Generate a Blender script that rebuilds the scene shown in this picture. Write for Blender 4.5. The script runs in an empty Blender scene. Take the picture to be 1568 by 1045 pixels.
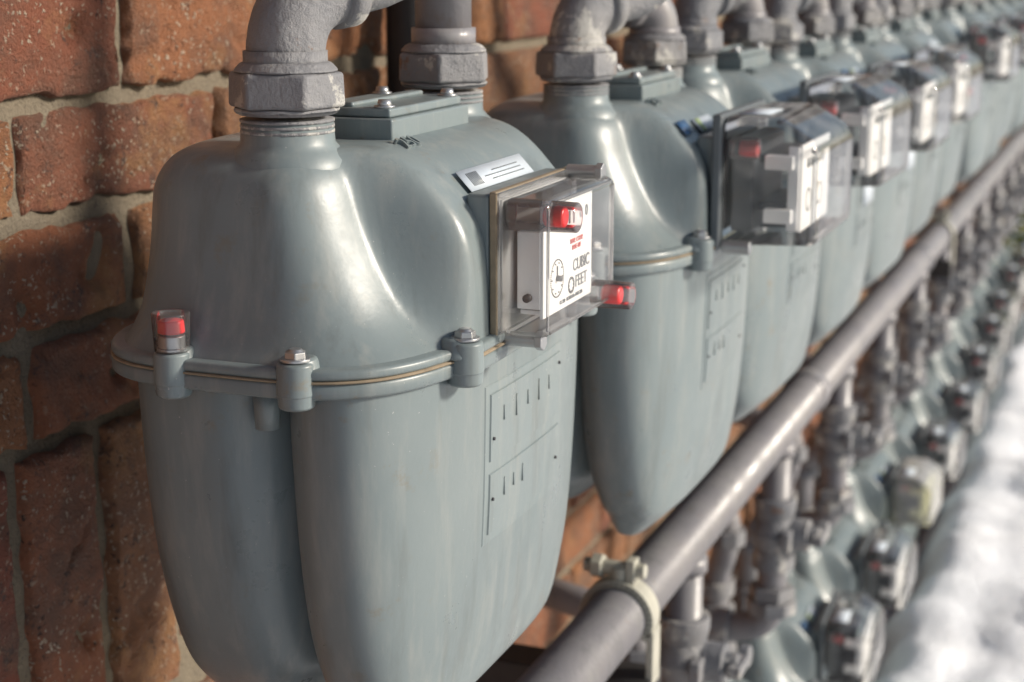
import bpy, bmesh, math, random
from mathutils import Vector, Matrix, noise
random.seed(7)
sc=bpy.context.scene
col=sc.collection
ZC=1.25
# ------------------------------------------------------------------ materials
def new_mat(name):
    m=bpy.data.materials.new(name); m.use_nodes=True
    nt=m.node_tree; b=nt.nodes['Principled BSDF']
    return m,nt,b
def ramp(nt,stops):
    r=nt.nodes.new('ShaderNodeValToRGB'); e=r.color_ramp.elements
    e[0].position=stops[0][0]; e[0].color=stops[0][1]
    e[1].position=stops[1][0]; e[1].color=stops[1][1]
    for p,c in stops[2:]:
        x=e.new(p); x.color=c
    return r
def g(v): return (v,v,v,1)
def mix(nt,fac,a,b,mode='MIX'):
    n=nt.nodes.new('ShaderNodeMix'); n.data_type='RGBA'; n.blend_type=mode
    for sock,val in ((n.inputs[0],fac),(n.inputs[6],a),(n.inputs[7],b)):
        if isinstance(val,bpy.types.NodeSocket): nt.links.new(val,sock)
        else: sock.default_value=val
    return n.outputs[2]
def tcv(nt):
    tc=nt.nodes.get('TC')
    if tc is None: tc=nt.nodes.new('ShaderNodeTexCoord'); tc.name='TC'
    return tc.outputs['Object']
def nz(nt,scale,detail=4,rough=.55,vec=None):
    n=nt.nodes.new('ShaderNodeTexNoise'); n.inputs['Scale'].default_value=scale
    n.inputs['Detail'].default_value=detail; n.inputs['Roughness'].default_value=rough
    nt.links.new(vec or tcv(nt),n.inputs['Vector']); return n.outputs['Fac']
def bump(nt,b,h,strength,dist):
    n=nt.nodes.new('ShaderNodeBump'); n.inputs['Strength'].default_value=strength; n.inputs['Distance'].default_value=dist
    nt.links.new(h,n.inputs['Height']); nt.links.new(n.outputs[0],b.inputs['Normal']); return n
def rr(nt,fac,stops):
    r=ramp(nt,stops); nt.links.new(fac,r.inputs[0]); return r.outputs[0]
def offvec(nt):
    oi=nt.nodes.new('ShaderNodeObjectInfo'); add=nt.nodes.new('ShaderNodeVectorMath'); add.operation='ADD'
    nt.links.new(tcv(nt),add.inputs[0]); nt.links.new(oi.outputs['Location'],add.inputs[1]); return add.outputs[0],oi

def paint(name,c1,c2,dirt,rough=.34,bs=.12):
    m,nt,b=new_mat(name); V,oi=offvec(nt)
    f=rr(nt,nz(nt,9,5,.55,V),[(.35,g(0)),(.7,g(1))])
    base=mix(nt,f,(*c1,1),(*c2,1))
    mp=nt.nodes.new('ShaderNodeMapping'); mp.inputs['Scale'].default_value=(1,1,.13); nt.links.new(V,mp.inputs[0])
    st=rr(nt,nz(nt,75,7,.68,mp.outputs[0]),[(.50,g(0)),(.74,g(.45))])
    base=mix(nt,st,base,(.33,.335,.31,1))
    # darker rain streaks
    st2=rr(nt,nz(nt,52,6,.65,mp.outputs[0]),[(.30,g(.40)),(.46,g(0))])
    base=mix(nt,st2,base,(.10,.11,.105,1))
    d=rr(nt,nz(nt,45,9,.72,V),[(.59,g(0)),(.69,g(1))])
    d2=mix(nt,1.0,d,rr(nt,nz(nt,5,3,.5,V),[(.42,g(0)),(.58,g(.85))]),'MULTIPLY')
    base=mix(nt,d2,base,(*dirt,1))
    sp=rr(nt,nz(nt,520,2,.5,V),[(.745,g(0)),(.77,g(.55))])
    sp=mix(nt,1.0,sp,rr(nt,nz(nt,11,3,.5,V),[(.45,g(0)),(.6,g(1))]),'MULTIPLY')
    base=mix(nt,sp,base,(.55,.55,.52,1))
    v=rr(nt,oi.outputs['Random'],[(0,g(.88)),(1,g(1.0))])
    base=mix(nt,1.0,base,v,'MULTIPLY')
    nt.links.new(base,b.inputs['Base Color'])
    r=rr(nt,nz(nt,26,7,.6,V),[(.3,g(rough-.07)),(.75,g(rough+.20))])
    nt.links.new(r,b.inputs['Roughness'])
    bump(nt,b,nz(nt,300,3,.5,V),bs,.0006)
    return m
M_meter=paint('meter_paint',(.165,.205,.216),(.200,.238,.245),(.19,.165,.125),.31)
M_pipe=paint('pipe_paint',(.20,.195,.215),(.27,.26,.268),(.20,.14,.10),.34,.4)
def fitting():
    m,nt,b=new_mat('cast_fitting_paint'); V,oi=offvec(nt)
    base=mix(nt,rr(nt,nz(nt,14,5,.55,V),[(.35,g(0)),(.7,g(1))]),(.15,.158,.178,1),(.27,.265,.265,1))
    w=rr(nt,nz(nt,28,9,.72,V),[(.565,g(0)),(.585,g(.85))])
    base=mix(nt,w,base,(.46,.45,.42,1))
    r=rr(nt,nz(nt,45,9,.75,V),[(.34,g(.9)),(.39,g(0))])
    base=mix(nt,r,base,(.19,.10,.055,1))
    nt.links.new(base,b.inputs['Base Color']); b.inputs['Roughness'].default_value=.48
    bump(nt,b,nz(nt,110,7,.7,V),.8,.0034)
    return m
M_fit=fitting()
def simple(name,c,rough=.5,metal=0,vary=.25,scale=60,bs=.1):
    m,nt,b=new_mat(name)
    f=nz(nt,scale,5)
    base=mix(nt,f,tuple(x*(1-vary) for x in c)+(1,),tuple(min(1,x*(1+vary)) for x in c)+(1,))
    nt.links.new(base,b.inputs['Base Color']); b.inputs['Roughness'].default_value=rough; b.inputs['Metallic'].default_value=metal
    if bs: bump(nt,b,f,bs,.001)
    return m
M_bolt=simple('zinc_bolt',(.42,.43,.44),.35,.8)
M_red=simple('red_plastic',(.75,.025,.03),.3,0,.1)
M_white=simple('white_dial',(.84,.84,.84),.45,0,.02,200,0)
M_black=simple('black_ink',(.02,.02,.025),.5,0,.1)
M_redink=simple('red_ink',(.6,.08,.07),.5,0,.1)
M_dark=simple('dark_steel',(.035,.033,.033),.5,.2,.3)
M_mech=simple('mechanism_grey',(.06,.065,.075),.5,0,.3)
M_tan=simple('gasket',(.24,.19,.13),.8,0,.4,150)
M_grille=simple('index_frame',(.11,.125,.135),.5,0,.1)
M_inner=simple('index_inner_plate',(.50,.51,.52),.5,0,.1)
M_blue=simple('blue_label',(.05,.12,.24),.4,0,.2)
M_green=simple('green_label',(.40,.52,.25),.4,0,.1)
M_label=simple('pale_label',(.58,.65,.72),.35,0,.08,300,0)
M_clampm=simple('clamp_paint',(.40,.39,.33),.45,0,.3,50,.3)
def clear(name,tint,gl=.05,haze=(.02,.12),ior=1.6):
    m=bpy.data.materials.new(name); m.use_nodes=True; nt=m.node_tree
    nt.nodes.clear()
    o=nt.nodes.new('ShaderNodeOutputMaterial'); t=nt.nodes.new('ShaderNodeBsdfTransparent'); t.inputs[0].default_value=(*tint,1)
    gs=nt.nodes.new('ShaderNodeBsdfGlossy'); gs.inputs['Roughness'].default_value=gl
    fr=nt.nodes.new('ShaderNodeFresnel'); fr.inputs[0].default_value=ior
    df=nt.nodes.new('ShaderNodeBsdfDiffuse'); df.inputs[0].default_value=(.85,.85,.86,1)
    n=nt.nodes.new('ShaderNodeTexNoise'); n.inputs['Scale'].default_value=35; n.inputs['Detail'].default_value=6
    tc=nt.nodes.new('ShaderNodeTexCoord'); nt.links.new(tc.outputs['Object'],n.inputs[0])
    r=ramp(nt,[(.45,g(haze[0])),(.8,g(haze[1]))]); nt.links.new(n.outputs[0],r.inputs[0])
    m1=nt.nodes.new('ShaderNodeMixShader'); nt.links.new(fr.outputs[0],m1.inputs[0]); nt.links.new(t.outputs[0],m1.inputs[1]); nt.links.new(gs.outputs[0],m1.inputs[2])
    m2=nt.nodes.new('ShaderNodeMixShader'); nt.links.new(r.outputs[0],m2.inputs[0]); nt.links.new(m1.outputs[0],m2.inputs[1]); nt.links.new(df.outputs[0],m2.inputs[2])
    nt.links.new(m2.outputs[0],o.inputs[0]); return m
M_clear=clear('clear_plastic',(.985,.985,.985),.04,(.04,.13),1.75)
M_edge=clear('clear_plastic_edge',(.94,.95,.96),.05,(.08,.22),1.8)
M_smoke=clear('weathered_plastic',(.95,.955,.96),.06,(.03,.15),1.7)
M_yel=clear('aged_plastic',(.80,.80,.60),.12,(.25,.5))

def brick_mat():
    m,nt,b=new_mat('brick')
    at=nt.nodes.new('ShaderNodeAttribute'); at.attribute_name='rnd'
    c=rr(nt,at.outputs['Fac'],[(0,(.36,.125,.065,1)),(.25,(.47,.205,.085,1)),(.5,(.36,.18,.09,1)),(.75,(.35,.11,.065,1)),(1,(.48,.22,.095,1))])
    base=mix(nt,rr(nt,nz(nt,18,8,.7),[(.44,g(0)),(.60,g(.8))]),c,(.20,.11,.075,1))
    base=mix(nt,rr(nt,nz(nt,13,7,.7),[(.53,g(0)),(.66,g(.75))]),base,(.50,.26,.11,1))
    base=mix(nt,rr(nt,nz(nt,60,8,.78),[(.57,g(0)),(.64,g(.85))]),base,(.10,.07,.06,1))
    ns=nt.nodes.new('ShaderNodeTexNoise'); ns.inputs['Scale'].default_value=260; ns.inputs['Detail'].default_value=3; nt.links.new(tcv(nt),ns.inputs['Vector'])
    sc_=nt.nodes.new('ShaderNodeVectorMath'); sc_.operation='SCALE'; sc_.inputs['Scale'].default_value=.008; nt.links.new(ns.outputs['Color'],sc_.inputs[0])
    ad=nt.nodes.new('ShaderNodeVectorMath'); ad.operation='ADD'; nt.links.new(tcv(nt),ad.inputs[0]); nt.links.new(sc_.outputs[0],ad.inputs[1]); DV=ad.outputs[0]
    def grains(scale,lo,hi,s0,s1,k):
        vo=nt.nodes.new('ShaderNodeTexVoronoi'); vo.inputs['Scale'].default_value=scale; nt.links.new(DV,vo.inputs['Vector'])
        gr=rr(nt,vo.outputs['Distance'],[(lo,g(1)),(hi,g(0))])
        se=nt.nodes.new('ShaderNodeSeparateColor'); nt.links.new(vo.outputs['Color'],se.inputs[0])
        sel=rr(nt,se.outputs[k],[(s0,g(0)),(s1,g(1))]); return mix(nt,1,gr,sel,'MULTIPLY')
    den=rr(nt,nz(nt,12,5,.65),[(.42,g(.15)),(.56,g(1))])
    gA=mix(nt,1,grains(280,.24,.40,.55,.62,0),den,'MULTIPLY')
    base=mix(nt,gA,base,(.66,.55,.42,1))
    gB=mix(nt,1,grains(130,.18,.28,.82,.86,2),den,'MULTIPLY')
    base=mix(nt,gB,base,(.56,.44,.32,1))
    pm=mix(nt,1,grains(210,.14,.36,.74,.82,1),rr(nt,nz(nt,9,4),[(.40,g(1)),(.60,g(.2))]),'MULTIPLY')
    base=mix(nt,pm,base,(.08,.045,.035,1))
    nt.links.new(base,b.inputs['Base Color']); b.inputs['Roughness'].default_value=.58
    def mad(x,k,y):
        a=nt.nodes.new('ShaderNodeMath'); a.operation='MULTIPLY_ADD'; a.inputs[1].default_value=k
        nt.links.new(x,a.inputs[0]); nt.links.new(y,a.inputs[2]); return a.outputs[0]
    h=mad(nz(nt,420,4,.6),.45,nz(nt,55,9,.78)); h=mad(pm,-.45,h); h=mad(gA,.15,h)
    bump(nt,b,h,1.0,.011)
    return m
M_brick=brick_mat()
m,nt,b=new_mat('mortar'); M_mortar=m
base=mix(nt,nz(nt,30,6,.7),(.13,.11,.08,1),(.30,.25,.18,1))
base=mix(nt,rr(nt,nz(nt,400,2),[(.6,g(0)),(.7,g(.7))]),base,(.09,.075,.06,1))
nt.links.new(base,b.inputs['Base Color']); b.inputs['Roughness'].default_value=.9
bump(nt,b,nz(nt,260,5,.7),.9,.004)
m,nt,b=new_mat('snow'); M_snow=m
base=mix(nt,nz(nt,5,5),(.86,.89,.94,1),(.93,.94,.96,1)); nt.links.new(base,b.inputs['Base Color']); b.inputs['Roughness'].default_value=.6
bump(nt,b,nz(nt,50,8,.7),.5,.02)
m,nt,b=new_mat('dirt'); M_dirt=m
base=mix(nt,nz(nt,30,7,.7),(.03,.022,.016,1),(.12,.09,.06,1)); nt.links.new(base,b.inputs['Base Color']); b.inputs['Roughness'].default_value=.95
bump(nt,b,nz(nt,90,7,.7),1,.02)
m,nt,b=new_mat('leaves'); M_leaf=m
base=mix(nt,rr(nt,nz(nt,12,3),[(.4,g(0)),(.6,g(1))]),(.05,.09,.02,1),(.28,.27,.05,1)); nt.links.new(base,b.inputs['Base Color']); b.inputs['Roughness'].default_value=.6

# ------------------------------------------------------------------ mesh helpers
def bm_obj(name,bm,mat,parent=None,smooth=True,bev=0):
    me=bpy.data.meshes.new(name); bmesh.ops.recalc_face_normals(bm,faces=bm.faces[:]); bm.to_mesh(me); bm.free()
    me.materials.append(mat)
    ob=bpy.data.objects.new(name,me); col.objects.link(ob)
    if smooth:
        for p in me.polygons: p.use_smooth=True
    if bev:
        md=ob.modifiers.new('b','BEVEL'); md.width=bev; md.segments=3; md.limit_method='ANGLE'; md.angle_limit=math.radians(35); md.harden_normals=True
        dg=bpy.context.evaluated_depsgraph_get(); dg.update()
        me2=bpy.data.meshes.new_from_object(ob.evaluated_get(dg)); ob.modifiers.clear(); ob.data=me2
    if parent: ob.parent=parent
    return ob
def box_bm(bm,c,s,rot=None):
    r=bmesh.ops.create_cube(bm,size=1)
    M=Matrix.Translation(c)@(rot.to_4x4() if rot else Matrix())@Matrix.Diagonal((*s,1))
    bmesh.ops.transform(bm,matrix=M,verts=r['verts']); return r['verts']
def cyl_bm(bm,c,r,h,axis='Z',seg=28,r2=None,ang=0):
    q=bmesh.ops.create_cone(bm,cap_ends=True,segments=seg,radius1=r,radius2=r if r2 is None else r2,depth=h)
    R={'Z':Matrix(),'Y':Matrix.Rotation(math.radians(90),4,'X'),'X':Matrix.Rotation(math.radians(90),4,'Y')}[axis] if isinstance(axis,str) else axis
    bmesh.ops.transform(bm,matrix=Matrix.Translation(c)@R@Matrix.Rotation(ang,4,'Z'),verts=q['verts'])
def fillet(pts,r,n=7):
    pts=[Vector(p) for p in pts]; out=[pts[0]]
    for i in range(1,len(pts)-1):
        a,b,c=pts[i-1],pts[i],pts[i+1]; u=(a-b).normalized(); v=(c-b).normalized()
        rr_=min(r,(a-b).length*.49 if i>1 else (a-b).length*.95,(c-b).length*.49)
        p0=b+u*rr_; p2=b+v*rr_
        for k in range(n+1):
            t=k/n; out.append(p0*(1-t)**2+b*2*t*(1-t)+p2*t*t)
    out.append(pts[-1]); return out
def tube_bm(bm,pts,rad,seg=24):
    pts=[Vector(p) for p in pts]; rings=[]
    t=(pts[1]-pts[0]).normalized(); up=Vector((0,0,1)) if abs(t.z)<.9 else Vector((0,1,0))
    nrm=t.cross(up).normalized()
    for i,p in enumerate(pts):
        if i==0: t2=(pts[1]-p)
        elif i==len(pts)-1: t2=(p-pts[i-1])
        else: t2=(pts[i+1]-pts[i-1])
        t2.normalize(); nrm=(nrm-t2*nrm.dot(t2)).normalized(); bn=t2.cross(nrm)
        rr_=rad[i] if isinstance(rad,list) else rad
        rings.append([bm.verts.new(p+(nrm*math.cos(a)+bn*math.sin(a))*rr_) for a in [2*math.pi*k/seg for k in range(seg)]])
    for a,b in zip(rings,rings[1:]):
        for k in range(seg): bm.faces.new((a[k],a[(k+1)%seg],b[(k+1)%seg],b[k]))
    bm.faces.new(rings[0][::-1]); bm.faces.new(rings[-1])
def sstep(a,b,x):
    t=max(0,min(1,(x-a)/(b-a))); return t*t*(3-2*t)
def contour(hx,yf,yb,n,z,bumpy=None,NP=200,w=(.076,.101),off=0):
    yc=(yf+yb)/2 if bumpy is None else 0
    out=[]
    for k in range(NP):
        a=2*math.pi*(k+.5)/NP; c,s=math.cos(a),math.sin(a)
        x=(hx+off)*math.copysign(abs(c)**(2/n),c)
        if bumpy is None:
            hy=(yb-yf)/2+off; y=yc+hy*math.copysign(abs(s)**(2/n),s)
        else:
            hy=(yb if s>0 else -yf)+off; y=hy*math.copysign(abs(s)**(2/n),s)
            if y<0:
                W=1-sstep(w[0],w[1],abs(x)); y=y*(1-W)+min(y,-(bumpy+off))*W
        out.append((x,y,z))
    return out
def loft_bm(bm,cs,cap0=True,cap1=True):
    rings=[[bm.verts.new(p) for p in c] for c in cs]; n=len(rings[0])
    for a,b in zip(rings,rings[1:]):
        for k in range(n): bm.faces.new((a[k],a[(k+1)%n],b[(k+1)%n],b[k]))
    for flag,r in ((cap0,rings[0]),(cap1,rings[-1])):
        if flag:
            cen=Vector((0,0,0))
            for v in r: cen+=v.co
            cen/=n
            cur=r
            for s in (.8,.4):
                nr=[bm.verts.new(cen+(v.co-cen)*s) for v in r]
                for k in range(n): bm.faces.new((cur[k],cur[(k+1)%n],nr[(k+1)%n],nr[k]))
                cur=nr
            cv=bm.verts.new(cen)
            for k in range(n): bm.faces.new((cur[k],cur[(k+1)%n],cv))
def interp(levels,m=3):
    L=[levels[0]]+levels+[levels[-1]]; out=[]
    for i in range(1,len(L)-2):
        for k in range(m):
            t=k/m; row=[]
            for a,b,c,d in zip(L[i-1],L[i],L[i+1],L[i+2]):
                row.append(.5*((2*b)+(c-a)*t+(2*a-5*b+4*c-d)*t*t+(-a+3*b-3*c+d)*t**3))
            out.append(row)
    out.append(list(levels[-1])); return out

# ------------------------------------------------------------------ meter part meshes (local: origin = flange centre)
YB=.088
UP=[(0.000,.158,-.094,.088,.0975),(.005,.1565,-.092,.0870,.0970),(.011,.1515,-.086,.0835,.0965),(.022,.1455,-.076,.0800,.0962),(.038,.1405,-.066,.0780,.0955),(.054,.1375,-.058,.0765,.0935),
    (.068,.1355,-.052,.0760,.0875),(.080,.1335,-.048,.0750,.0770),(.088,.1300,-.045,.0720,.0690),(.0945,.1240,-.041,.067,.0600),(.0985,.1150,-.037,.060,.051),(.1005,.104,-.033,.052,.042)]
FR=[(-.002,.150,-.0945,-.006,2.6),(-.03,.1495,-.0945,-.006,2.6),(-.08,.1465,-.0935,-.007,2.6),(-.12,.141,-.0915,-.009,2.7),(-.15,.134,-.089,-.012,2.8),(-.175,.124,-.0855,-.017,2.9),(-.190,.114,-.082,-.022,3.2),(-.198,.106,-.0770,-.026,3.4),(-.2135,.093,-.060,-.034,3.6),(-.2155,.087,-.056,-.038,3.6)]
BK=[(-.002,.150,-.038,.084,2.8),(-.03,.149,-.038,.084,2.8),(-.08,.1450,-.037,.083,2.8),(-.12,.138,-.034,.081,2.8),(-.15,.129,-.030,.077,2.9),(-.17,.120,-.024,.072,3.1),(-.184,.109,-.016,.066,3.3),(-.194,.098,-.008,.059,3.5),(-.196,.092,-.002,.054,3.5)]
def fy(z):
    for a,b in zip(FR,FR[1:]):
        if b[0]<=z<=a[0]:
            t=(z-a[0])/(b[0]-a[0]); return a[2]*(1-t)+b[2]*t
    return FR[-1][2]
def fys(x,z):
    for a,b in zip(FR,FR[1:]):
        if b[0]<=z<=a[0]:
            t=(z-a[0])/(b[0]-a[0]); hx,yf,yb,n=[a[i]*(1-t)+b[i]*t for i in (1,2,3,4)]; break
    yc=(yf+yb)/2; hy=(yb-yf)/2
    return yc-hy*(1-abs(x/hx)**n)**(1/n)
def reg(lst,name,bm,mat,**k):
    ob=bm_obj(name,bm,mat,**k); lst.append(ob); return ob
common=[]
bm=bmesh.new(); loft_bm(bm,[contour(r[1],r[2],r[3],3.6,r[0],r[4]) for r in interp(UP)])
reg(common,'upper_housing',bm,M_meter)
bm=bmesh.new()
loft_bm(bm,[contour(r[1],r[2],r[3],r[4],r[0]) for r in interp(FR)])
loft_bm(bm,[contour(r[1],r[2],r[3],r[4],r[0]) for r in interp(BK)])
cyl_bm(bm,(-.1445,-.018,-.018),.0060,.020,seg=16,r2=.0068); cyl_bm(bm,(.1445,-.018,-.018),.0060,.020,seg=16,r2=.0068)
reg(common,'lower_body',bm,M_meter)
def rim(z0,z1,off,mat,name,e=.0018):
    bm=bmesh.new()
    A=lambda z,o: contour(.158,-.094,YB,3.6,z,.098,off=o)
    loft_bm(bm,[A(z0,off-e),A(z0+e*.4,off-e*.3),A(z0+e,off),A(z1-e,off),A(z1-e*.4,off-e*.3),A(z1,off-e)])
    return reg(common,name,bm,mat)
rim(-.0085,-.0004,.0040,M_meter,'flange_lower'); rim(.0004,.0060,.0040,M_meter,'flange_upper')
bm=bmesh.new(); loft_bm(bm,[contour(.158,-.094,YB,3.6,-.0005,.098,off=.0043),contour(.158,-.094,YB,3.6,.0005,.098,off=.0043)]); reg(common,'gasket',bm,M_tan)
def onc(y,side,off=.0005):
    best=min(contour(.158,-.094,YB,3.6,0,.098,NP=720),key=lambda p:abs(p[1]-y)+(0 if p[0]*side>0.02 else 9)); return best[0]+side*off,best[1]
tabs=[]
for s in (-1,1):
    tabs+= [(*onc(-.041,s),0,s),(s*.088,-.0965,1,s),(*onc(.024,s),2,s),(s*.06,.089,1,s)]
bm=bmesh.new(); bb=bmesh.new()
for x,y,k,s in tabs:
    cyl_bm(bm,(x,y,.0010),.0094,.0165,seg=28,r2=.0088)
    cyl_bm(bm,(x,y,-.0090),.0084,.008,seg=28,r2=.0092)
    cyl_bm(bm,(x-s*.004 if k!=1 else x,y if k!=1 else y*.96,.006),.0112,.010,seg=28,r2=.0080)
    cyl_bm(bb,(x,y,.0104),.0072,.0016,seg=24)
    if k!=2 or s>0: cyl_bm(bb,(x,y,.0126),.0056,.0032,seg=6,ang=.3+x*9,r2=.0052); cyl_bm(bb,(x,y,.0146),.0046,.0018,seg=16,r2=.0028)
reg(common,'bolt_lugs',bm,M_meter,bev=.0018)
reg(common,'bolts',bb,M_bolt,bev=.0005)
px,py=onc(.024,-1)
bm=bmesh.new(); cyl_bm(bm,(px,py,.0135),.0064,.007); reg(common,'seal_cup',bm,M_bolt,bev=.0006)
bm=bmesh.new(); cyl_bm(bm,(px,py,.0210),.0066,.0064,r2=.0060); reg(common,'seal_plug_red',bm,M_red,bev=.001)
bm=bmesh.new(); cyl_bm(bm,(px,py,.0185),.0084,.019,r2=.0092); reg(common,'seal_plug_clear',bm,M_clear,bev=.001)
bm=bmesh.new(); box_bm(bm,(0,-.012,.104),(.100,.058,.014)); box_bm(bm,(0,-.012,.1135),(.092,.052,.005))
box_bm(bm,(0,-.012,.1170),(.088,.008,.003))
reg(common,'top_cover',bm,M_meter,bev=.0025)
bm=bmesh.new()
for x,y in ((-.040,-.032),(.040,-.032),(-.040,.008),(.040,.008)):
    cyl_bm(bm,(x,y,.1180),.0042,.004,seg=20,r2=.0032); cyl_bm(bm,(x,y,.1165),.0055,.001,seg=20)
reg(common,'cover_screws',bm,M_bolt)
bm=bmesh.new()
for x in (-.095,.095):
    tube_bm(bm,[(x,-.006,.080),(x,-.006,.0955),(x,-.006,.0995),(x,-.006,.103),(x,-.006,.113)],[.033,.0305,.0262,.0232,.0225],36)
reg(common,'connection_bosses',bm,M_meter)
bm=bmesh.new()
for x in (-.095,.095):
    for k in range(3): cyl_bm(bm,(x,-.006,.1085+k*.0026),.0231,.0014,seg=32)
reg(common,'boss_threads',bm,M_fit)
for i,x in enumerate((-.095,.095)):
    bm=bmesh.new(); an=.30+.55*i
    cyl_bm(bm,(x,-.006,.1285),.0292,.0170,seg=6,ang=an,r2=.0286)
    cyl_bm(bm,(x,-.006,.1182),.0245,.0035,seg=32,r2=.0265)
    cyl_bm(bm,(x,-.006,.1395),.0262,.0050,seg=32,r2=.0215)
    reg(common,'union_nut_%d'%(i+1),bm,M_fit,bev=.0024)
def slab(bm,x0,x1,z0,z1,h,nx=20,nz_=10,e=.0012):
    def lay(ins,o): return [[bm.verts.new((x0+ins+(x1-x0-2*ins)*i/nx,fys(x0+ins+(x1-x0-2*ins)*i/nx,z0+ins+(z1-z0-2*ins)*j/nz_)-o,z0+ins+(z1-z0-2*ins)*j/nz_)) for i in range(nx+1)] for j in range(nz_+1)]
    T=lay(e,h); Bt=lay(0,-.0005)
    for j in range(nz_):
        for i in range(nx):
            f=bm.faces.new((T[j][i],T[j][i+1],T[j+1][i+1],T[j+1][i]))
    def rim_(G): return [G[0][i] for i in range(nx+1)]+[G[j][nx] for j in range(1,nz_+1)]+[G[nz_][i] for i in range(nx-1,-1,-1)]+[G[j][0] for j in range(nz_-1,0,-1)]
    a,b=rim_(T),rim_(Bt); n=len(a)
    for k in range(n): bm.faces.new((a[k],a[(k+1)%n],b[(k+1)%n],b[k]))
bm=bmesh.new()
slab(bm,-.056,.061,-.110,-.022,.0006)
slab(bm,-.051,.056,-.065,-.027,.0014); slab(bm,-.051,.056,-.105,-.070,.0014)
ob=reg(common,'cast_panels',bm,M_meter); ob.data.set_sharp_from_angle(angle=math.radians(20))
bm=bmesh.new()
def tick(x,z,L,w=.0007):
    box_bm(bm,(x,fys(x,z)-.0015,z),(w,.0010,L))
for k in range(5): tick(-.034+k*.017,-.041,.008+.004*(k%2))
for k in range(3): tick(-.032+k*.013,-.082,.010-.003*(k%2))
reg(common,'embossed_marks',bm,M_meter)
bm=bmesh.new()
for x,z in ((-.047,-.052),(.052,-.034),(-.047,-.085),(.050,-.090)): cyl_bm(bm,(x,fys(x,z)-.0014,z),.0009,.002,axis='Y',seg=12)
reg(common,'vent_pins',bm,M_black)
def text(lst,name,s,size,loc,rot,mat,ext=.0002,align='CENTER'):
    cu=bpy.data.curves.new(name,'FONT'); cu.body=s; cu.size=size; cu.extrude=ext; cu.align_x=align; cu.align_y='CENTER'
    cu.materials.append(mat); ob=bpy.data.objects.new(name,cu); col.objects.link(ob); ob.location=loc; ob.rotation_euler=rot; lst.append(ob); return ob
text(common,'cast_lettering','250',.013,(-.050,-.050,.0990),(.45,0,0),M_meter,.0016)
# -------- index variant A (near meter)
A=[]
bm=bmesh.new(); box_bm(bm,(-.001,-.0990,.0400),(.114,.004,.076)); reg(A,'index_back_plate',bm,M_tan,bev=.001)
bm=bmesh.new(); box_bm(bm,(-.001,-.0905,.0400),(.112,.0125,.073)); reg(A,'index_mount',bm,M_meter,bev=.002)
bm=bmesh.new(); box_bm(bm,(-.001,-.1018,.0400),(.104,.001,.067)); reg(A,'index_inner_plate',bm,M_inner)
bm=bmesh.new(); box_bm(bm,(-.001,-.1145,.0395),(.109,.0260,.070)); reg(A,'index_cover',bm,M_clear,bev=.0055)
bm=bmesh.new(); box_bm(bm,(-.001,-.1022,.0400),(.1145,.0018,.0755)); reg(A,'index_cover_lip',bm,M_clear,bev=.0006)
bm=bmesh.new()
for z in (.0070,.0720): box_bm(bm,(-.001,-.1262,z),(.097,.0014,.0018))
for x in (-.0525,.0505): box_bm(bm,(x,-.1262,.0395),(.0018,.0014,.062))
reg(A,'index_cover_moulding',bm,M_edge,bev=.0006)
bm=bmesh.new(); box_bm(bm,(.000,-.1175,.0400),(.076,.002,.058)); box_bm(bm,(-.037,-.1105,.036),(.003,.0125,.040)); box_bm(bm,(.0,-.1105,.0135),(.068,.0125,.0025)); box_bm(bm,(.0355,-.1105,.04),(.003,.0125,.045)); reg(A,'dial_plate',bm,M_white,bev=.0006)
R90=(math.radians(90),0,0); YD=-.1187
text(A,'dial_text','CUBIC\nFEET',.0092,(.020,YD,.0265),R90,M_grille)
text(A,'dial_text_red','TEMP. COMP.\nBASE 60F',.0036,(.012,YD,.0430),R90,M_redink)
text(A,'dial_text_small','CL 250   METER No 4 031 250',.0028,(.004,YD,.0150),R90,M_grille)
bm=bmesh.new()
for k in range(5): box_bm(bm,(-.020+k*.0068,YD,.0585),(.0013,.0008,.0080-.0012*(k%2)))
for cx,cz_,r in ((-.018,.029,.0098),(.004,.0215,.0042)):
    for k in range(60):
        a=2*math.pi*k/60; box_bm(bm,(cx+r*math.cos(a),YD,cz_+r*math.sin(a)),(.0005,.0006,.0005))
    for k in range(10):
        a=2*math.pi*k/10; box_bm(bm,(cx+.82*r*math.cos(a),YD,cz_+.82*r*math.sin(a)),(.0007,.0006,.0007))
cx=-.018
box_bm(bm,(cx,YD,.032),(.0006,.0008,.007)); cyl_bm(bm,(cx,YD-.001,.029),.0016,.003,axis='Y',seg=14)
box_bm(bm,(-.031,YD,.046),(.0005,.0006,.030))
cyl_bm(bm,(-.0395,-.1105,.022),.0022,.004,axis='X',seg=14)
reg(A,'dial_marks',bm,M_black)
for k in range(2): text(A,'odometer_zero_%d'%k,'0',.0085,(.019+k*.009,YD,.0582),R90,M_grille)
for i,(x,z) in enumerate(((-.044,.0655),(.049,.0085))):
    bm=bmesh.new(); cyl_bm(bm,(x,-.1270,z),.0054,.011,axis='Y'); reg(A,'cover_seal_red_%d'%i,bm,M_red,bev=.0015)
    bm=bmesh.new(); cyl_bm(bm,(x,-.1210,z),.0084,.036,axis='Y',r2=.0076); reg(A,'cover_seal_clear_%d'%i,bm,M_clear,bev=.001)
bm=bmesh.new()
for x,z in ((-.046,.002),(.047,.0765)): cyl_bm(bm,(x,-.110,z),.0038,.018,axis='Y',seg=20); cyl_bm(bm,(x,-.120,z),.0052,.004,axis='Y',seg=6)
reg(A,'cover_screws',bm,M_bolt,bev=.0006)
TH=math.atan2(.0115,.0108)
rotl=Matrix.Rotation(TH,3,'X')
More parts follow.
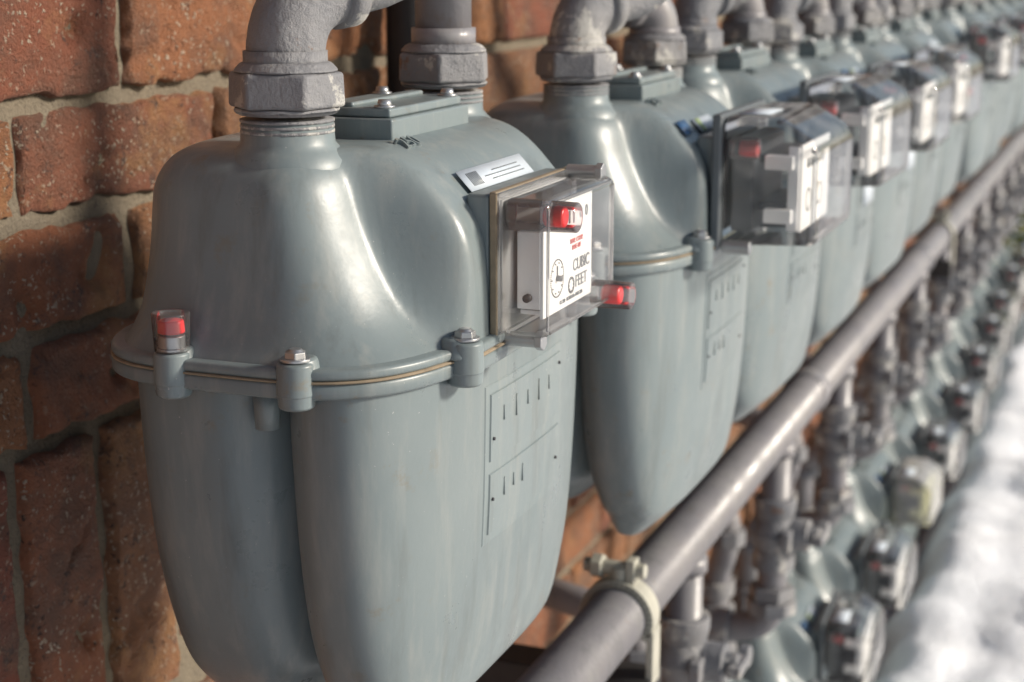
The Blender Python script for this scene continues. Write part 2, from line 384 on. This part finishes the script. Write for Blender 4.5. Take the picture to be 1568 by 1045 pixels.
def stick(lst,name,x,c,mat,lift):
    base=Vector((x,-.0782,.0798)); d=Vector((0,math.cos(TH),math.sin(TH))); nrm=Vector((0,-math.sin(TH),math.cos(TH)))
    bm=bmesh.new()
    for (dx,w_,cc,l_) in c: box_bm(bm,base+Vector((dx,0,0))+d*cc+nrm*lift,(w_,l_,.0004),rotl)
    return reg(lst,name,bm,mat)
stick(A,'sticker',-.004,[(0,.088,0,.013)],M_label,.0014)
stick(A,'sticker_print',-.004,[(.012,.045,-.003,.0005),(.008,.05,-.0005,.0005),(.014,.036,.002,.0005)]+[(-.036+.0018*k,.0005,0,.008) for k in range(8)],M_grille,.0017)
# -------- index variant B (deep box)
def prism(lst,name,prof,x0,x1,mat,bev):
    bm=bmesh.new(); a=[bm.verts.new((x0,y,z)) for y,z in prof]; b2=[bm.verts.new((x1,y,z)) for y,z in prof]; n=len(prof)
    for k in range(n): bm.faces.new((a[k],a[(k+1)%n],b2[(k+1)%n],b2[k]))
    bm.faces.new(a[::-1]); bm.faces.new(b2); return reg(lst,name,bm,mat,bev=bev)
def variantB(alt):
    B=[]
    bm=bmesh.new(); box_bm(bm,(0,-.101,.046),(.138,.007,.096)); reg(B,'index_back_plate',bm,M_grille,bev=.002)
    bm=bmesh.new(); box_bm(bm,(0,-.0905,.040),(.118,.0125,.075)); reg(B,'index_mount',bm,M_meter,bev=.002)
    prism(B,'index_cover',[(-.105,.093),(-.144,.093),(-.168,.079),(-.174,.068),(-.174,.004),(-.105,.001)],-.067,.067,(M_smoke if not alt else M_yel),.007)
    bm=bmesh.new()
    for x in (-.0630,.0630): box_bm(bm,(x,-.1700,.037),(.0036,.0036,.058))
    box_bm(bm,(0,-.1700,.0078),(.122,.0036,.0036)); box_bm(bm,(0,-.1680,.0700),(.122,.0036,.0036)); box_bm(bm,(0,-.1430,.0890),(.122,.0036,.0030))
    reg(B,'index_cover_rim',bm,M_edge,bev=.0012)
    bm=bmesh.new(); box_bm(bm,(.004,-.115,.042),(.10,.016,.066)); box_bm(bm,(.015,-.132,.060),(.085,.022,.006)); box_bm(bm,(.015,-.132,.025),(.085,.022,.006)); reg(B,'index_mechanism',bm,M_mech,bev=.002)
    bm=bmesh.new(); box_bm(bm,(.006,-.1560,.041),(.100,.0025,.062)); box_bm(bm,(-.0455,-.1515,.041),(.0025,.008,.060)); box_bm(bm,(-.048,-.142,.060),(.010,.020,.010)); box_bm(bm,(-.048,-.142,.022),(.010,.020,.010))
    reg(B,'dial_plate',bm,M_white,bev=.001)
    bm=bmesh.new()
    for k in range(5): box_bm(bm,(-.024+k*.013,-.1575,.058),(.0065,.0008,.0065))
    for cx in (-.02,.02):
        for k in range(30):
            a=2*math.pi*k/30; box_bm(bm,(cx+.008*math.cos(a),-.1575,.031+.008*math.sin(a)),(.0009,.0006,.0009))
    reg(B,'dial_marks',bm,M_grille)
    bm=bmesh.new(); cyl_bm(bm,(-.058,-.122,.070),.0056,.013,axis='Y'); reg(B,'cover_seal_red',bm,M_red,bev=.0012)
    bm=bmesh.new(); cyl_bm(bm,(-.0585,-.119,.070),.0078,.020,axis='Y'); reg(B,'cover_seal_clear',bm,M_clear,bev=.001)
    bm=bmesh.new()
    for x,z in ((-.062,.000),(.062,.002)): cyl_bm(bm,(x,-.116,z),.0050,.02,axis='Y',seg=20)
    reg(B,'cover_screws',bm,M_bolt,bev=.0006)
    prism(B,'cover_label',[(-.112,.0936),(-.135,.0936),(-.135,.0942),(-.112,.0942)],-.055,-.010,M_label,0)
    return B
B=variantB(False); C=variantB(True)
S=[]; stick(S,'sticker_blue',-.062,[(0,.022,0.004,.012)],M_blue,.0014); stick(S,'sticker_pale',-.012,[(0,.045,0.002,.012)],M_label,.0014); stick(S,'sticker_green',-.026,[(0,.010,0.002,.011)],M_green,.0020)
P=[]; bm=bmesh.new(); box_bm(bm,(.0,fy(-.046)-.0020,-.046),(.060,.0008,.034)); reg(P,'number_plate',bm,M_label)
for o in common+A+B+C+S+P: col.objects.unlink(o)
mcount=[0]
def meter(loc,variants,ry=0):
    e=bpy.data.objects.new('gas_meter' if mcount[0]==0 else 'gas_meter.%03d'%mcount[0],None); mcount[0]+=1
    e.empty_display_size=.1; col.objects.link(e); e.location=loc; e.rotation_euler=(0,0,ry)
    for o in common+variants:
        d=o.copy(); d.name=o.name; col.objects.link(d); d.parent=e
    return e
FZ=-.189
jit=lambda a: random.uniform(-a,a)
ups=[.80,1.185,1.50,1.85]+[1.85+.345*k for k in range(1,12)]
upos=[]
for k,x in enumerate(ups):
    if k==0: p=(x,.40,FZ); meter(p,A)
    elif k==1: p=(x,.385,FZ-.009); meter(p,B+S,0)
    else: p=(x+jit(.006),.392+jit(.008),FZ-.008+jit(.006)); meter(p,(B if k!=5 else A)+(P if k in(3,4,6) else [])+(S if k==3 else []),jit(.03))
    upos.append(p)
LZ=-1.0; LY=.478
lows=[2.2+.38*k for k in range(-3,0)]+[2.2+.36*k for k in range(0,10)]
for i,x in enumerate(lows):
    meter((x+jit(.01),LY+jit(.008),LZ+jit(.012)),(C if i==5 else B)+(S if i%2 else []),jit(.04))

# ------------------------------------------------------------------ upper risers
OZ=.46
for k,(x,yc,zf) in enumerate(upos):
    y0=yc-.006; zt=zf+.140; zh=zt+(.034 if k==0 else .026)
    for j,sx in enumerate((-.095,.095)):
        bm=bmesh.new(); X=x+sx
        if k==0 and j==1: path=[(X,y0,zt),(X,y0,OZ)]
        elif j==0: path=[(X,y0,zt),(X,y0,zh),(X+.078,y0-.040,zh+.012),(X+.078,y0-.040,OZ)]
        else: path=[(X,y0,zt),(X,y0,zh),(X-.070,y0+.055,zh+.008),(X-.070,y0+.055,OZ)]
        pts=fillet(path,.040,9)
        tube_bm(bm,pts,.0165,28)
        if len(path)>2:
            el=pts[1:11]; tube_bm(bm,el,.0192,28)
            cyl_bm(bm,(X,y0,zt+.003),.0205,.008,seg=32)
            a=Vector(el[-1]); d=(Vector(path[2])-Vector(path[1])).normalized()
            q=d.to_track_quat('Z','Y').to_matrix().to_4x4(); cyl_bm(bm,a,.0220,.010,axis=q,seg=32)
        else: cyl_bm(bm,(X,y0,zt+.006),.0190,.010,seg=32)
        bm_obj('pipe_riser',bm,M_fit if (j==0) else M_pipe)
for yy in (.354,.449):
    bm=bmesh.new(); tube_bm(bm,[(-.4,yy,OZ+.01),(6.3,yy,OZ+.01)],.024,28)
    for x,_,_ in upos: cyl_bm(bm,(x+(-.02 if yy<.4 else .025),yy,OZ+.01),.03,.055,axis='X')
    bm_obj('overhead_pipe',bm,M_pipe)

# ------------------------------------------------------------------ manifold pipe
PZ=-.50; PY=.36; PR=.0240
bm=bmesh.new(); tube_bm(bm,[(.2,PY,PZ),(6.3,PY,PZ)],PR,40)
for X in (1.88,2.84,3.8,4.8): tube_bm(bm,[(X-.016,PY,PZ),(X-.010,PY,PZ),(X+.010,PY,PZ),(X+.016,PY,PZ)],[PR+.0005,PR+.0032,PR+.0032,PR+.0005],40)
bm_obj('gas_pipe',bm,M_pipe)
def clamp(X):
    e=bpy.data.objects.new('pipe_clamp',None); col.objects.link(e); e.location=(X,PY,PZ); e.empty_display_size=.05
    bm=bmesh.new()
    n=26
    for s in range(n):
        a=math.pi*(-.15+1.3*s/(n-1)); c=Vector((0,-math.cos(a)*(PR+.0035),math.sin(a)*(PR+.0035)))
        box_bm(bm,c,(.020,.0075,.006),Matrix.Rotation(-(a)+math.pi/2,3,'X'))
    box_bm(bm,(0,-PR-.004,-.030),(.020,.006,.045)); box_bm(bm,(0,PR+.004,-.03),(.020,.006,.05))
    bm_obj('strap',bm,M_clampm,e,bev=.001)
    bm=bmesh.new(); cyl_bm(bm,(0,.004,PR+.014),.0058,.05,axis='Y',seg=16); cyl_bm(bm,(0,.018,PR+.014),.010,.009,axis='Y',seg=6); box_bm(bm,(0,-.010,PR+.012),(.014,.007,.022)); cyl_bm(bm,(0,.0,PR+.008),.008,.016,seg=12)
    bm_obj('clamp_bolt',bm,M_clampm,e,bev=.001)
    bm=bmesh.new(); L=.6-PY+.02; box_bm(bm,(0,L/2-.03,-.062),(.038,L,.030)); box_bm(bm,(0,L-.045,-.06),(.05,.01,.12))
    bm_obj('wall_strut',bm,M_dark,e,bev=.002)
for X in (1.15,3.1,5.0): clamp(X)

# ------------------------------------------------------------------ drops with valves
def drop(xm):
    X=xm-.095
    e=bpy.data.objects.new('gas_valve_assembly',None); col.objects.link(e); e.location=(X,PY,PZ); e.empty_display_size=.05
    dY=LY-.006-PY; zn=LZ+.140-PZ
    bm=bmesh.new()
    tube_bm(bm,fillet([(0,0,-.01),(0,0,-.235),(0,dY,-.262),(0,dY,zn)],.03,7),.0165,24)
    cyl_bm(bm,(0,0,-.026),.0200,.014)
    bm_obj('drop_pipe',bm,M_pipe,e)
    bm=bmesh.new(); zz=-.112+jit(.012)
    tube_bm(bm,[(0,0,zz+.042),(0,0,zz+.030),(0,0,zz+.018),(0,0,zz),(0,0,zz-.018),(0,0,zz-.030),(0,0,zz-.042)],[.024,.024,.021,.029,.021,.024,.024],24)
    cyl_bm(bm,(0,-.008,zz),.0185,.064,axis='Y',seg=24)
    cyl_bm(bm,(0,-.044,zz),.012,.016,axis='Y',seg=6)
    box_bm(bm,(0,-.052,zz),(.040,.012,.011)); cyl_bm(bm,(.024,-.052,zz),.0105,.010,axis='Y',seg=16)
    box_bm(bm,(-.026,-.02,zz),(.020,.010,.022))
    bm_obj('valve_body',bm,M_fit,e,bev=.0018)
    bm=bmesh.new()
    cyl_bm(bm,(0,0,-.195),.0265,.016,seg=6); cyl_bm(bm,(0,0,-.211),.029,.016,seg=8)
    cyl_bm(bm,(0,dY,-.285),.024,.012); cyl_bm(bm,(0,dY*.5,-.249),.0235,.02,axis='Y'); cyl_bm(bm,(0,dY,zn+.008),.022,.018)
    bm_obj('union_fitting',bm,M_fit,e,bev=.0018)
    o=bpy.data.objects.new('outlet_pipe_assembly',None); col.objects.link(o); o.location=(xm+.095,LY-.006,LZ+.140); o.empty_display_size=.05
    bm=bmesh.new(); tube_bm(bm,fillet([(0,0,0),(0,0,.10),(-.03,-.02,.15),(-.03,-.02,.20),(-.03,.14,.23)],.03,6),.0165,24)
    bm_obj('outlet_pipe',bm,M_pipe,o)
    bm=bmesh.new(); cyl_bm(bm,(0,0,.03),.0235,.016); cyl_bm(bm,(0,0,.085),.024,.02); cyl_bm(bm,(-.03,-.02,.165),.024,.02,seg=8); cyl_bm(bm,(0,0,.055),.026,.018,seg=6)
    bm_obj('outlet_fittings',bm,M_fit,o,bev=.0016)
for x in lows: drop(x)

bm=bmesh.new(); tube_bm(bm,[(1.215,.565,-1.2),(1.215,.565,1.6)],.019,24)
for z in (-.9,.1,1.0): box_bm(bm,(1.215,.588,z),(.07,.012,.02))
bm_obj('wall_conduit',bm,M_dark)

# ------------------------------------------------------------------ brick wall
wall=bpy.data.objects.new('brick_wall',None); col.objects.link(wall); wall.empty_display_size=.2
WY=.60
bm=bmesh.new(); lay=bm.verts.layers.float.new('rnd')
def brick(x0,x1,z0,z1):
    w=x1-x0; h=z1-z0
    near=(x0<1.35 and x1>.45 and -.62<z0<.15)
    step=.0030 if near else (.012 if x0<2.6 else .03)
    nx=max(4,int(w/step)); nzv=max(3,int(h/step))
    off=jit(.0025); tilt=jit(.012); rv=random.random(); sd=random.uniform(0,100); tz=jit(.02)
    us=[0]+[.0016/w]+[(.0045/w)+(1-.009/w)*i/(nx-2) for i in range(nx-1)]+[1-.0016/w]+[1]
    vs=[0]+[.0016/h]+[(.0045/h)+(1-.009/h)*i/(nzv-2) for i in range(nzv-1)]+[1-.0016/h]+[1]
    cr=[(random.uniform(x0,x1),random.uniform(z0,z1),random.uniform(0,math.pi),random.uniform(.012,.035)) for _ in range(random.choice((1,1,2,3)))] if near else []
    grid=[]
    for v in vs:
        row=[]
        for u in us:
            X=x0+w*u; Z=z0+h*v
            dx=min(u,1-u)*w; dz=min(v,1-v)*h; d=min(dx,dz)
            nn=noise.noise(Vector((X*28,sd,Z*28))); n2=n3=cd=0
            if near:
                n2=noise.noise(Vector((X*110,sd,Z*110))); n3=noise.noise(Vector((X*60,sd+9,Z*60)))
                for (a_,b_,th,L) in cr:
                    rx,rz=X-a_,Z-b_; al=rx*math.cos(th)+rz*math.sin(th); ac=-rx*math.sin(th)+rz*math.cos(th)+.010*noise.noise(Vector((al*90,sd,1)))
                    if abs(al)<L: cd+=.0040*math.exp(-(ac/.0016)**2)*(1-abs(al)/L)
            edge=.005*(1-min(1,d/.0046))**2*(1+.8*n3)
            chip=.009*max(0,nn+n3*.6-.28)*1.6 if near else 0
            y=WY-.006+off+tilt*(u-.5)*.2+tz*(v-.5)*.05+nn*.0024+n2*.0018+n3*.0014+edge+chip+cd
            if d==0: y=WY+.006
            e=.0036*n3 if d<.0035 else 0
            vt=bm.verts.new((X+(e if dx<.0035 else 0),y,Z+(e if dz<.0035 else 0))); vt[lay]=rv; row.append(vt)
        grid.append(row)
    for a,b2 in zip(grid,grid[1:]):
        for k in range(len(a)-1): bm.faces.new((a[k],a[k+1],b2[k+1],b2[k]))
J=.010
XW0,XW1=-.6,7.5
ztops=[-.011+.067*i for i in range(0,24)]+[-.078,-.145,-.212]
def run_course(ztop,half,x0,x1,h=.057):
    x=.861+(.1065 if half else 0)
    k=int((x0-x)/.213)-1
    while x+k*.213<x1:
        a=x+k*.213+J/2+jit(.0015); b_=x+(k+1)*.213-J/2+jit(.0015)
        brick(a,b_,ztop-J-h+jit(.0012)+.002,ztop-J/2+jit(.0012)-.002)
        k+=1
for zt in ztops:
    idx=round((-.011-zt)/.067); run_course(zt,idx%2==1,XW0,XW1)
xs=.733-.0815*16
while xs<XW1:
    brick(xs+J/2+.001,xs+.0815-J/2-.001,-.482,-.284); xs+=.0815
zt=-.492;i=0
while zt>-1.35:
    run_course(zt,i%2==0,XW0,XW1); zt-=.067;i+=1
bm_obj('bricks',bm,M_brick,wall)
bm=bmesh.new()
nx,nzv=700,190
X0,X1,Z0,Z1=-.6,7.5,-1.4,1.6
g_=[[bm.verts.new((X0+(X1-X0)*i/nx,WY+.0010+.0022*noise.noise(Vector((i*.35,3,j*.6))),Z0+(Z1-Z0)*j/nzv)) for i in range(nx+1)] for j in range(nzv+1)]
for j in range(nzv):
    for i in range(nx): bm.faces.new((g_[j][i],g_[j][i+1],g_[j+1][i+1],g_[j+1][i]))
bm_obj('mortar',bm,M_mortar,wall)
bm=bmesh.new(); box_bm(bm,(3.45,WY+.12,.1),(8.1,.2,3.0)); bm_obj('wall_core',bm,M_mortar,wall,smooth=False)

# ------------------------------------------------------------------ ground, snow
GZ=-1.25
bm=bmesh.new(); q=[bm.verts.new(p) for p in ((-80,-80,GZ-.08),(120,-80,GZ-.08),(120,80,GZ-.08),(-80,80,GZ-.08))]; bm.faces.new(q)
bm_obj('ground',bm,M_dirt,smooth=False)
bm=bmesh.new()
xs=[-80,-40,-20,-10,-5,-3]+[-2+.03*i for i in range(0,351)]+[9,10,12,15,20,30,50,80,120]
ys=[-80,-50,-30,-15,-8,-5,-3.5]+[-2.6+.05*i for i in range(0,38)]+[-.7+.025*i for i in range(0,53)]
def sh(x,y):
    if y>.62: y=.62
    n=noise.noise(Vector((x*1.1,y*1.1,0)))*.06+noise.noise(Vector((x*4,y*4,2)))*.040+abs(noise.noise(Vector((x*9,y*9,7))))*.022+noise.noise(Vector((x*17,y*17,5)))*.008
    e=.40+.05*noise.noise(Vector((x*3.1,1,0)))+.04*noise.noise(Vector((x*9,4,0)))
    t=1-sstep(e-.09,e+.04,y)
    return GZ-.035*(1-t)+(.12+n)*t
gr=[[bm.verts.new((x,y,sh(x,y))) for x in xs] for y in ys]
for j in range(len(ys)-1):
    for i in range(len(xs)-1): bm.faces.new((gr[j][i],gr[j][i+1],gr[j+1][i+1],gr[j+1][i]))
bm_obj('snow',bm,M_snow)

# ------------------------------------------------------------------ shrub at the end of the row
bm=bmesh.new()
SC=Vector((6.1,.27,-1.27))
cen=[(Vector((6.1+jit(.5),.27+jit(.22),-1.05+random.random()*.65)),random.uniform(.08,.17)) for _ in range(34)]
for c,rad in cen:
    for k in range(110):
        d=Vector((random.gauss(0,1),random.gauss(0,1),random.gauss(0,1))).normalized()*rad*random.random()**.4
        p=c+d; s=random.uniform(.012,.024)
        u=Vector((jit(1),jit(1),jit(1))).normalized(); v=u.cross(Vector((jit(1),jit(1),jit(1)))).normalized()
        bm.faces.new([bm.verts.new(p+u*s),bm.verts.new(p+v*s*.5),bm.verts.new(p-u*s),bm.verts.new(p-v*s*.5)])
sh_=bpy.data.objects.new('shrub',None); col.objects.link(sh_)
bm_obj('leaves',bm,M_leaf,sh_,smooth=False)
bm=bmesh.new()
for c,rad in cen[:16]: tube_bm(bm,[SC,(SC+c)*.5+Vector((jit(.04),jit(.04),0)),c],[.014,.008,.004],8)
bm_obj('stems',bm,M_dark,sh_)

for o in list(col.objects):
    if o.parent is None: o.location.z+=ZC

# ------------------------------------------------------------------ light
w=bpy.data.worlds.new('World'); sc.world=w; w.use_nodes=True; nt=w.node_tree
bg=nt.nodes['Background']; sky=nt.nodes.new('ShaderNodeTexSky'); sky.sky_type='NISHITA'; sky.sun_disc=False
sd=Vector((.26,-.84,.40)).normalized()
sky.sun_elevation=math.asin(sd.z); sky.sun_rotation=math.atan2(sd.x,sd.y)
sky.air_density=1.0; sky.dust_density=1.5
nt.links.new(sky.outputs[0],bg.inputs[0]); bg.inputs[1].default_value=.11
L=bpy.data.lights.new('sun','SUN'); L.energy=5.0; L.angle=math.radians(9); L.color=(1,.91,.79)
lo=bpy.data.objects.new('sun',L); col.objects.link(lo); lo.rotation_euler=(-sd).to_track_quat('-Z','Y').to_euler(); lo.location=(0,-3,5)
# ------------------------------------------------------------------ camera
a=math.radians(21.4); be=math.radians(13.1)
cam=bpy.data.cameras.new('camera'); co=bpy.data.objects.new('camera',cam); col.objects.link(co); sc.camera=co
fw=Vector((math.cos(be)*math.cos(a),math.cos(be)*math.sin(a),-math.sin(be)))
co.location=(0,0,ZC); co.rotation_euler=fw.to_track_quat('-Z','Y').to_euler()
cam.sensor_width=36; cam.lens=57.4; cam.clip_start=.02; cam.clip_end=400
cam.dof.use_dof=True; cam.dof.focus_distance=.80; cam.dof.aperture_fstop=9.5
sc.view_settings.view_transform='Standard'; sc.view_settings.look='None'; sc.view_settings.exposure=0
print('faces',sum(len(o.data.polygons) for o in col.objects if o.type=='MESH'))
